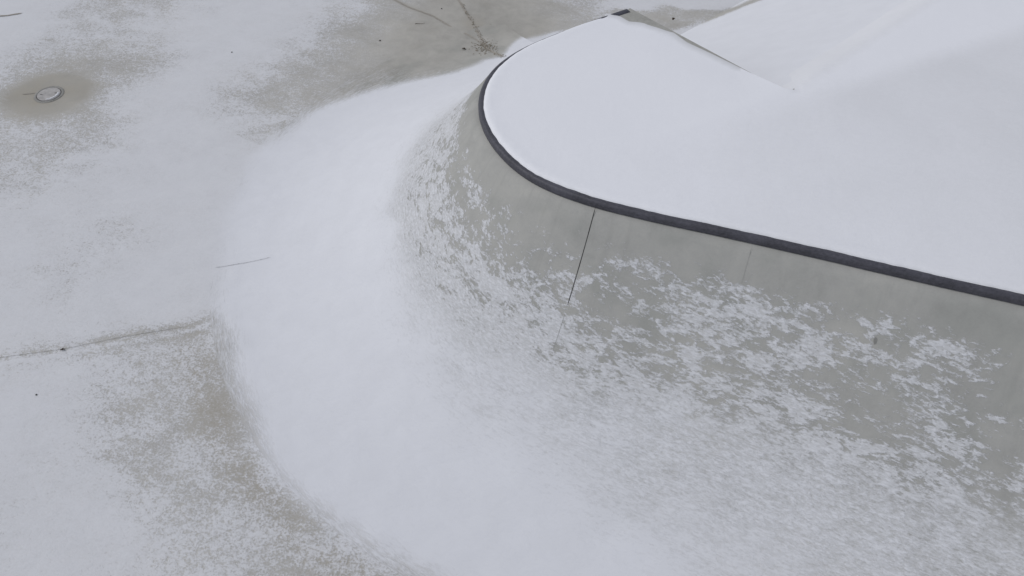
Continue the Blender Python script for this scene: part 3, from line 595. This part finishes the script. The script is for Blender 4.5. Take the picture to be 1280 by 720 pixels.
# ------------------------------------------------------------------ bank behind the deck
bank = empty('concrete_bank', (float(E[0]), float(E[1]), 0), 'snow-covered sloping bank behind the raised deck with a bare strip at its foot', 'bank')
BO = np.array(bank.location)
na, nb = 130, 60
AA, BB = np.meshgrid(np.linspace(0, 9, na), np.linspace(0, BL + .05, nb), indexing='ij')
PB = E + AA.ravel()[:, None] * e1 + BB.ravel()[:, None] * e2
bz = H * (1 - BB.ravel() / BL) - .006 + .012 * sstep(BB.ravel(), 0, .15)
aa, bb = AA.ravel(), BB.ravel()
Lb = 3.3 - .36 * (aa - 2.4)
nzb = np.array([noise.noise(Vector((a * 2.5, b * 2.5, 2))) for a, b in PB])
bare = sstep(bb + nzb * .08, Lb - .12, Lb + .05) * (1 - sstep(bb + nzb * .2, np.maximum(4.0 - .85 * (aa - 2.5), Lb + .15) - .12, np.maximum(4.0 - .85 * (aa - 2.5), Lb + .15) + .12))
cb = np.clip(.99 - .88 * bare, 0, 1)
bz = bz + np.where(bb > BL, -.05, 0) - .035 * (1 - sstep(aa, .05, .35)) * (1 - sstep(bb, .05, .4))
me = grid_mesh('sloping_face', np.c_[PB, bz] - BO, na, nb, dict(cov=cb, dense=sstep(cb, .75, .98), rim=cb * 0))
link('sloping_face', me, M_BANK, bank)
bm = bmesh.new()
bm.faces.new([bm.verts.new(np.array((*(E - e1 * .0 + e2 * b), zz_)) - BO) for b, zz_ in ((0, 0), (0, H - .002), (BL, .0))])
me = bpy.data.meshes.new('side_wall'); bm.to_mesh(me); bm.free(); link('side_wall', me, M_DECK, bank)

# ------------------------------------------------------------------ snow lying on the deck
def deck_snow():
    rng = random.Random(2)
    edge = []
    # coping side, from the right end towards the far end; the sheet stops short of the coping nose
    stop = np.array(DECK_BARE[0]); sS, _ = su_of(stop[None])
    iend = int(sS[0] / .05)
    for i in np.arange(4, iend, 0.5):
        i0 = int(i); f = i - i0
        c = CL[i0] * (1 - f) + CL[i0 + 1] * f; n = NRM[i0]
        s = i * .05
        # the snow edge lies closer to the nose on the lee side
        lee = float(sstep(np.array([s]), 12.6, 13.9)[0])
        base = -.042 + .022 * lee + .010 * lee
        w = noise.noise(Vector((s * 2.2, 0, 0))) * .010 + noise.noise(Vector((s * 12, 3, 0))) * .006 + noise.noise(Vector((s * 40, 6, 0))) * .003
        edge.append(tuple(c + n * (base + w)))
    ncope = len(edge)
    bare = [np.array(q) for q in DECK_BARE[:6]] + [E + (K - E) * .58 - e1 * .065, E + (K - E) * .42 - e1 * .035, E + (K - E) * .2 - e1 * .012, E - e1 * .004]
    path = bare
    for a, b in zip(path[:-1], path[1:]):
        m = max(2, int(np.hypot(*(b - a)) / .04))
        for t in range(m):
            q = a + (b - a) * t / m
            q = q + np.array((noise.noise(Vector((q[0] * 6, q[1] * 6, 0))), noise.noise(Vector((q[0] * 6, q[1] * 6, 5))))) * .03 * float(np.clip((1.85 - q[0]) / .2, 0.0, 1))
            edge.append(tuple(q))
    nbare = len(edge)
    edge.append(tuple(E + e1 * .012 + e2 * .14))
    for t in range(1, 90): edge.append(tuple(E + e1 * (t * .1) + e2 * (min(.45, .06 + t * .09))))
    edge.append((float(inner[0][0]) + .9, float(F2[1]) - .3))
    EP = np.array(edge)
    # interior points
    x0, y0, x1, y1 = -.5, 1.0, 7.2, 12.5
    def inside(P):
        r = np.zeros(len(P), bool); n = len(EP)
        for i in range(n):
            a, b = EP[i], EP[(i + 1) % n]
            c = ((a[1] > P[:, 1]) != (b[1] > P[:, 1]))
            with np.errstate(divide='ignore', invalid='ignore'):
                xx = (b[0] - a[0]) * (P[:, 1] - a[1]) / (b[1] - a[1]) + a[0]
            r ^= c & (P[:, 0] < xx)
        return r
    g = np.stack(np.meshgrid(np.arange(x0, x1, .06), np.arange(y0, y1, .06), indexing='ij'), -1).reshape(-1, 2)
    g = g + np.random.RandomState(1).uniform(-.012, .012, g.shape)
    g = g[inside(g)]
    dE = np.full(len(g), 9.)
    for i in range(len(EP)):
        dE = np.minimum(dE, np.hypot(*(g - EP[i]).T))
    g = g[dE > .065]
    rings = []
    for off in (.008, .02, .045):
        for i in range(4, ncope - 4, 1):
            t = EP[i + 1] - EP[i - 1]; t = t / np.hypot(*t)
            nn = np.array((-t[1], t[0]))
            ci = EP[i] + nn * off
            if not inside(ci[None])[0]: ci = EP[i] - nn * off
            rings.append(ci)
    allp = np.vstack([EP, g, np.array(rings)])
    vs, es, fs, *_ = delaunay_2d_cdt([Vector(p) for p in allp], [(i, (i + 1) % len(EP)) for i in range(len(EP))], [], 1, 1e-5)
    V = np.array([tuple(v) for v in vs])
    dc = np.full(len(V), 9.); db_ = np.full(len(V), 9.)
    for i in range(ncope): dc = np.minimum(dc, np.hypot(*(V - EP[i]).T))
    for i in range(ncope, len(EP)): db_ = np.minimum(db_, np.hypot(*(V - EP[i]).T))
    T = .022
    h = T * np.minimum(1, np.sqrt(np.clip(dc / .035, 0, 1)) * .999 + .0)
    h = np.where(dc < .002, 0.0, h)
    bx0, by0 = (V - E) @ e1, (V - E) @ e2
    tp = .10 + .90 * sstep(db_, 0, .55)
    h *= np.where(bx0 > 0, 1, tp + (1 - tp) * (1 - sstep(by0, .1, .5)))
    h += np.array([noise.noise(Vector((a * .9, b * .9, 0))) for a, b in V]) * .010 * sstep(dc, .05, .5) * sstep(db_, 0, .5)
    h += .006 * np.exp(-((dc - .05) / .04) ** 2)
    # shallow ridge of snow over the crease in the deck
    ridge = [(0.30, 5.02), (.9, 5.27), (1.86, 5.69), tuple(E)]
    rd = seg_dist(V, ridge)
    side = ((V - np.array((.44, 5.05))) @ np.array((.42, -.91)))      # >0 on the right part
    h += .005 * np.exp(-(rd / .07) ** 2) * sstep(V[:, 0], .5, 1.9)
    z = H + np.maximum(h, 0.0005)
    bx_, by_ = (V - E) @ e1, (V - E) @ e2
    # beyond the crest the sheet folds over on to the bank
    drop = (np.sqrt(by_ ** 2 + .04 ** 2) + by_) * .5 * H / BL
    z = np.where(by_ > -.3, np.where(bx_ > 0, H - drop + .003 + h, z), z)
    z = np.where((bx_ > 0) & (by_ > 0), z - .034 * (1 - sstep(db_, 0, .35)), z)
    near = sstep(by_, -.3, -.1)
    z = np.where(bx_ > 0, z * near + (H + h) * (1 - near), z)
    far = sstep(side, -.12, .3) * sstep(V[:, 0], .6, 2.4)
    cov = 1.02 - .09 * far - .12 * far * sstep(V[:, 0] + .3 * V[:, 1], 3.4, 6.8)  # right part darkened in colour, in place of the shading of a tilted deck
    cov -= .42 * (1 - sstep(db_, 0, .12)) * (np.hypot(*(V - K).T) < 1.6)
    _by = (V - E) @ e2
    cov = np.where((V - E) @ e1 > 0, .84 * sstep(_by, -.15, .02) + cov * (1 - sstep(_by, -.15, .02)), cov)
    bm = bmesh.new()
    bv = [bm.verts.new((*p, zz_)) for p, zz_ in zip(V, z)]
    for f in fs:
        try: bm.faces.new([bv[i] for i in f])
        except ValueError: pass
    bmesh.ops.recalc_face_normals(bm, faces=bm.faces)
    if sum(f.normal.z for f in list(bm.faces)[:50]) < 0: bmesh.ops.reverse_faces(bm, faces=bm.faces)
    for f in bm.faces: f.smooth = True
    # skirt down to the slab
    me = bpy.data.meshes.new('snow_layer'); bm.to_mesh(me); bm.free()
    put_attrs(me, dict(cov=cov))
    o = link('snow_layer', me, M_SNOW)
    tag(o, 'smooth unbroken white snow lying on the raised deck behind the dark coping', 'snow', kind='stuff')
deck_snow()

# ------------------------------------------------------------------ drain cover
def lathe(name, prof, mat, parent, seg=56, wob=0):
    bm = bmesh.new(); rings = []
    for r, z_ in prof:
        rings.append([bm.verts.new(((r + wob * noise.noise(Vector((math.cos(a) * 2, math.sin(a) * 2, z_ * 9)))) * math.cos(a), (r) * math.sin(a), z_)) for a in [2 * math.pi * i / seg for i in range(seg)]])
    for a, b in zip(rings[:-1], rings[1:]):
        for i in range(seg): bm.faces.new((a[i], a[(i + 1) % seg], b[(i + 1) % seg], b[i]))
    if prof[-1][0] < .02: bm.faces.new(rings[-1])
    bmesh.ops.recalc_face_normals(bm, faces=bm.faces)
    for f in bm.faces: f.smooth = True
    me = bpy.data.meshes.new(name); bm.to_mesh(me); bm.free()
    return link(name, me, mat, parent)
dr = empty('drain_cover', (-6.50, 8.58, 0), 'round drain cover with a snow-dusted pale lid in a bare wet patch of concrete', 'drain cover')
M_RING = simple('drain_ring_metal', (.27, .26, .24), .8, .25, 50)
M_GAP = simple('drain_gap', (.035, .033, .03), .9, .2, 50)
M_LID = simple('drain_lid_dusted', (.43, .41, .395), .85, .22, 22)
lathe('rim', [(.200, .001), (.196, .007), (.168, .008), (.163, .004)], M_RING, dr)
lathe('gap', [(.164, .0035), (.150, .0035)], M_GAP, dr)
lid = lathe('lid', [(.154, .002), (.153, .011), (.143, .013), (.09, .0135), (.004, .0135)], M_LID, dr)
# two lifting slots and a crust of snow at the near edge
bm = bmesh.new()
for k_ in range(22):
    a = R_(-78 + k_ * 4.2); r = .128 + .008 * noise.noise(Vector((k_ * .7, 0, 0))); 
    bmesh.ops.create_icosphere(bm, subdivisions=1, radius=.011 + .005 * random.random())
    bm.verts.ensure_lookup_table()
    for v in bm.verts[-12:]:
        v.co = Vector((v.co.x * 1.5 + r * math.cos(a), v.co.y + r * math.sin(a), v.co.z * .5 + .0145))
for f in bm.faces: f.smooth = True
me = bpy.data.meshes.new('snow_crust'); bm.to_mesh(me); bm.free()
cr = link('snow_crust', me, M_SNOW, dr); put_attrs(me, dict(cov=np.ones(len(me.vertices)) * .72))
for sx in (-1, 1):
    bm = bmesh.new(); bmesh.ops.create_cube(bm, size=1)
    for v in bm.verts: v.co = Vector((v.co.x * .035 + sx * .095, v.co.y * .010 + .02 * sx, v.co.z * .002 + .0142))
    me = bpy.data.meshes.new('lifting_slot'); bm.to_mesh(me); bm.free(); link('lifting_slot', me, M_GAP, dr)

# ------------------------------------------------------------------ litter blown onto the slab
M_LEAF = simple('dead_leaf_brown', (.075, .052, .032), .8, .35, 60)
M_PEB = simple('pebble_dark', (.10, .096, .09), .85, .3, 60)
def leaf_mesh(sd, L, Wd):
    r = random.Random(sd); bm = bmesh.new(); n = 9
    cs = []
    for i in range(n):
        t = i / (n - 1); w = Wd * math.sin(math.pi * min(1, t * .95 + .03)) ** .8 * (1 + r.uniform(-.25, .25))
        zc = .004 + .012 * L / .08 * math.sin(t * 3.1) * r.uniform(.7, 1.2)
        cs.append([bm.verts.new((L * (t - .5), y * w, zc + abs(y) * .35 * w)) for y in (-.5, 0, .5)])
    for a, b in zip(cs[:-1], cs[1:]):
        for j in range(2): bm.faces.new((a[j], b[j], b[j + 1], a[j + 1]))
    ex = bmesh.ops.solidify(bm, geom=bm.faces[:], thickness=.0012)
    bmesh.ops.recalc_face_normals(bm, faces=bm.faces)
    me = bpy.data.meshes.new('leaf'); bm.to_mesh(me); bm.free(); return me
def stone_mesh(sd, r0):
    bm = bmesh.new(); bmesh.ops.create_icosphere(bm, subdivisions=2, radius=r0)
    for v in bm.verts:
        v.co *= 1 + .3 * noise.noise(v.co * (1.5 / r0) + Vector((sd, 0, 0))); v.co.z *= .6
    for f in bm.faces: f.smooth = True
    me = bpy.data.meshes.new('pebble'); bm.to_mesh(me); bm.free(); return me
def twig_mesh(sd, L):
    r = random.Random(sd); bm = bmesh.new(); prev = None
    for i in range(9):
        t = i / 8; c = Vector((L * (t - .5), .012 * math.sin(t * 5 + sd), .004)); q = .0035 * (1.1 - .6 * t)
        ring = [bm.verts.new(c + Vector((0, q * math.cos(a), q * math.sin(a)))) for a in [k * 1.0472 for k in range(6)]]
        if prev:
            for k in range(6): bm.faces.new((prev[k], prev[(k + 1) % 6], ring[(k + 1) % 6], ring[k]))
        prev = ring
    bmesh.ops.recalc_face_normals(bm, faces=bm.faces)
    me = bpy.data.meshes.new('twig'); bm.to_mesh(me); bm.free(); return me
def stand(o, p, z, rz, label, cat, group=None):
    if z < 1: z = float(z_any(np.array([p]))[0]) + .004
    o.location = (p[0], p[1], z); o.rotation_euler = (0, 0, rz); tag(o, label, cat, group)
DB = MARKS['db']
G1 = 'tiny dark bits lying on the slab'
stand(link('pebble', stone_mesh(1, .010), M_PEB), DB[0], .008, 0, 'tiny dark pebble alone on the thin snow to the right of the drain cover', 'pebble', G1)
stand(link('pebble', stone_mesh(2, .015), M_PEB), DB[1], .002, 1, 'tiny dark pebble on the bare concrete in the middle of the swept patch', 'pebble', G1)
stand(link('pebble', stone_mesh(3, .012), M_PEB), DB[2], .002, 2, 'tiny dark pebble on bare concrete between the two converging joints', 'pebble', G1)
stand(link('pebble', stone_mesh(4, .009), M_PEB), DB[3], .010, 2, 'tiny dark pebble on the thin snow in the lower left, below the long joint', 'pebble', G1)
stand(link('dead_leaf', leaf_mesh(5, .055, .02), M_LEAF), DB[4], .008, .2, 'small dark leaf scrap caught in the long joint across the left ground', 'leaf')
stand(link('twig', twig_mesh(1, .15), M_LEAF), DB[5], .002, .25, 'short thin twig on bare concrete left of the joints that meet', 'twig')
stand(link('twig', twig_mesh(3, .13), M_LEAF), DB[9], .002, .5, 'short thin twig on bare concrete right of the joints that meet', 'twig')
stand(link('dead_leaf', leaf_mesh(9, .07, .035), M_LEAF), DB[6], .002, 2.9, 'flat dark dead leaf left of the brown leaf heap at the joint end', 'leaf')
hp = [(DB[7], .09, .05), (DB[8], .10, .06)]
# little heap of rotten leaves where the joints meet: too many to count
bm = bmesh.new(); rr = random.Random(8)
M_HEAP = simple('rotten_leaf_crumbs', (.24, .21, .165), .9, .35, 80)
j4 = np.array(MARKS['j4'])
for q in range(420):
    t = rr.random(); a = np.array(DB[7]) * (1 - t) + np.array(DB[8]) * t
    p = a + np.array((rr.gauss(0, .085), rr.gauss(0, .10)))
    if rr.random() < .4:
        i = rr.randrange(1, len(j4) - 1); f = rr.random(); p = j4[i] * f + j4[i + 1] * (1 - f) + np.array((rr.gauss(0, .02), rr.gauss(0, .02)))
    r = rr.uniform(.004, .013); an = rr.random() * 6.3
    zb = float(zprof(su_of(np.array([p]))[1])[0]) + .014
    vs = [bm.verts.new((p[0] + r * math.cos(an + b) * rr.uniform(.6, 1.4), p[1] + r * math.sin(an + b) * rr.uniform(.6, 1.4), zb + rr.uniform(.0, .006))) for b in (0, 1.6, 3.1, 4.7)]
    bm.faces.new(vs)
me = bpy.data.meshes.new('leaf_litter'); bm.to_mesh(me); bm.free()
tag(link('leaf_litter', me, M_HEAP), 'brown crumbs of rotten leaves gathered where the two joints meet', 'leaf litter', kind='stuff')
# leaf on the bare corner of the deck and a dark spot on the slope
stand(link('dead_leaf', leaf_mesh(11, .055, .035), M_LEAF), (1.84, 7.62), H + .002, 1.1, 'tiny dark leaf scrap on the bare corner of the raised deck', 'leaf')
p = MARKS['stain'][0]
s0, u0 = su_of(np.array([p]))
bm = bmesh.new()
n_ = 18
vs = []
for k_ in range(n_):
    a = 2 * math.pi * k_ / n_; r = .017 * (1 + .3 * noise.noise(Vector((math.cos(a) * 2, math.sin(a) * 2, 0))))
    q = np.array(p) + np.array((r * math.cos(a) * .8, r * math.sin(a) * 1.2))
    zq = float(z_slope(q[None])[0]) + .003
    vs.append(bm.verts.new(loc((*q, zq))))
bm.faces.new(vs)
me = bpy.data.meshes.new('stain'); bm.to_mesh(me); bm.free()
link('stain', me, simple('dark_stain', (.24, .235, .22), .9, .2, 60), qp)
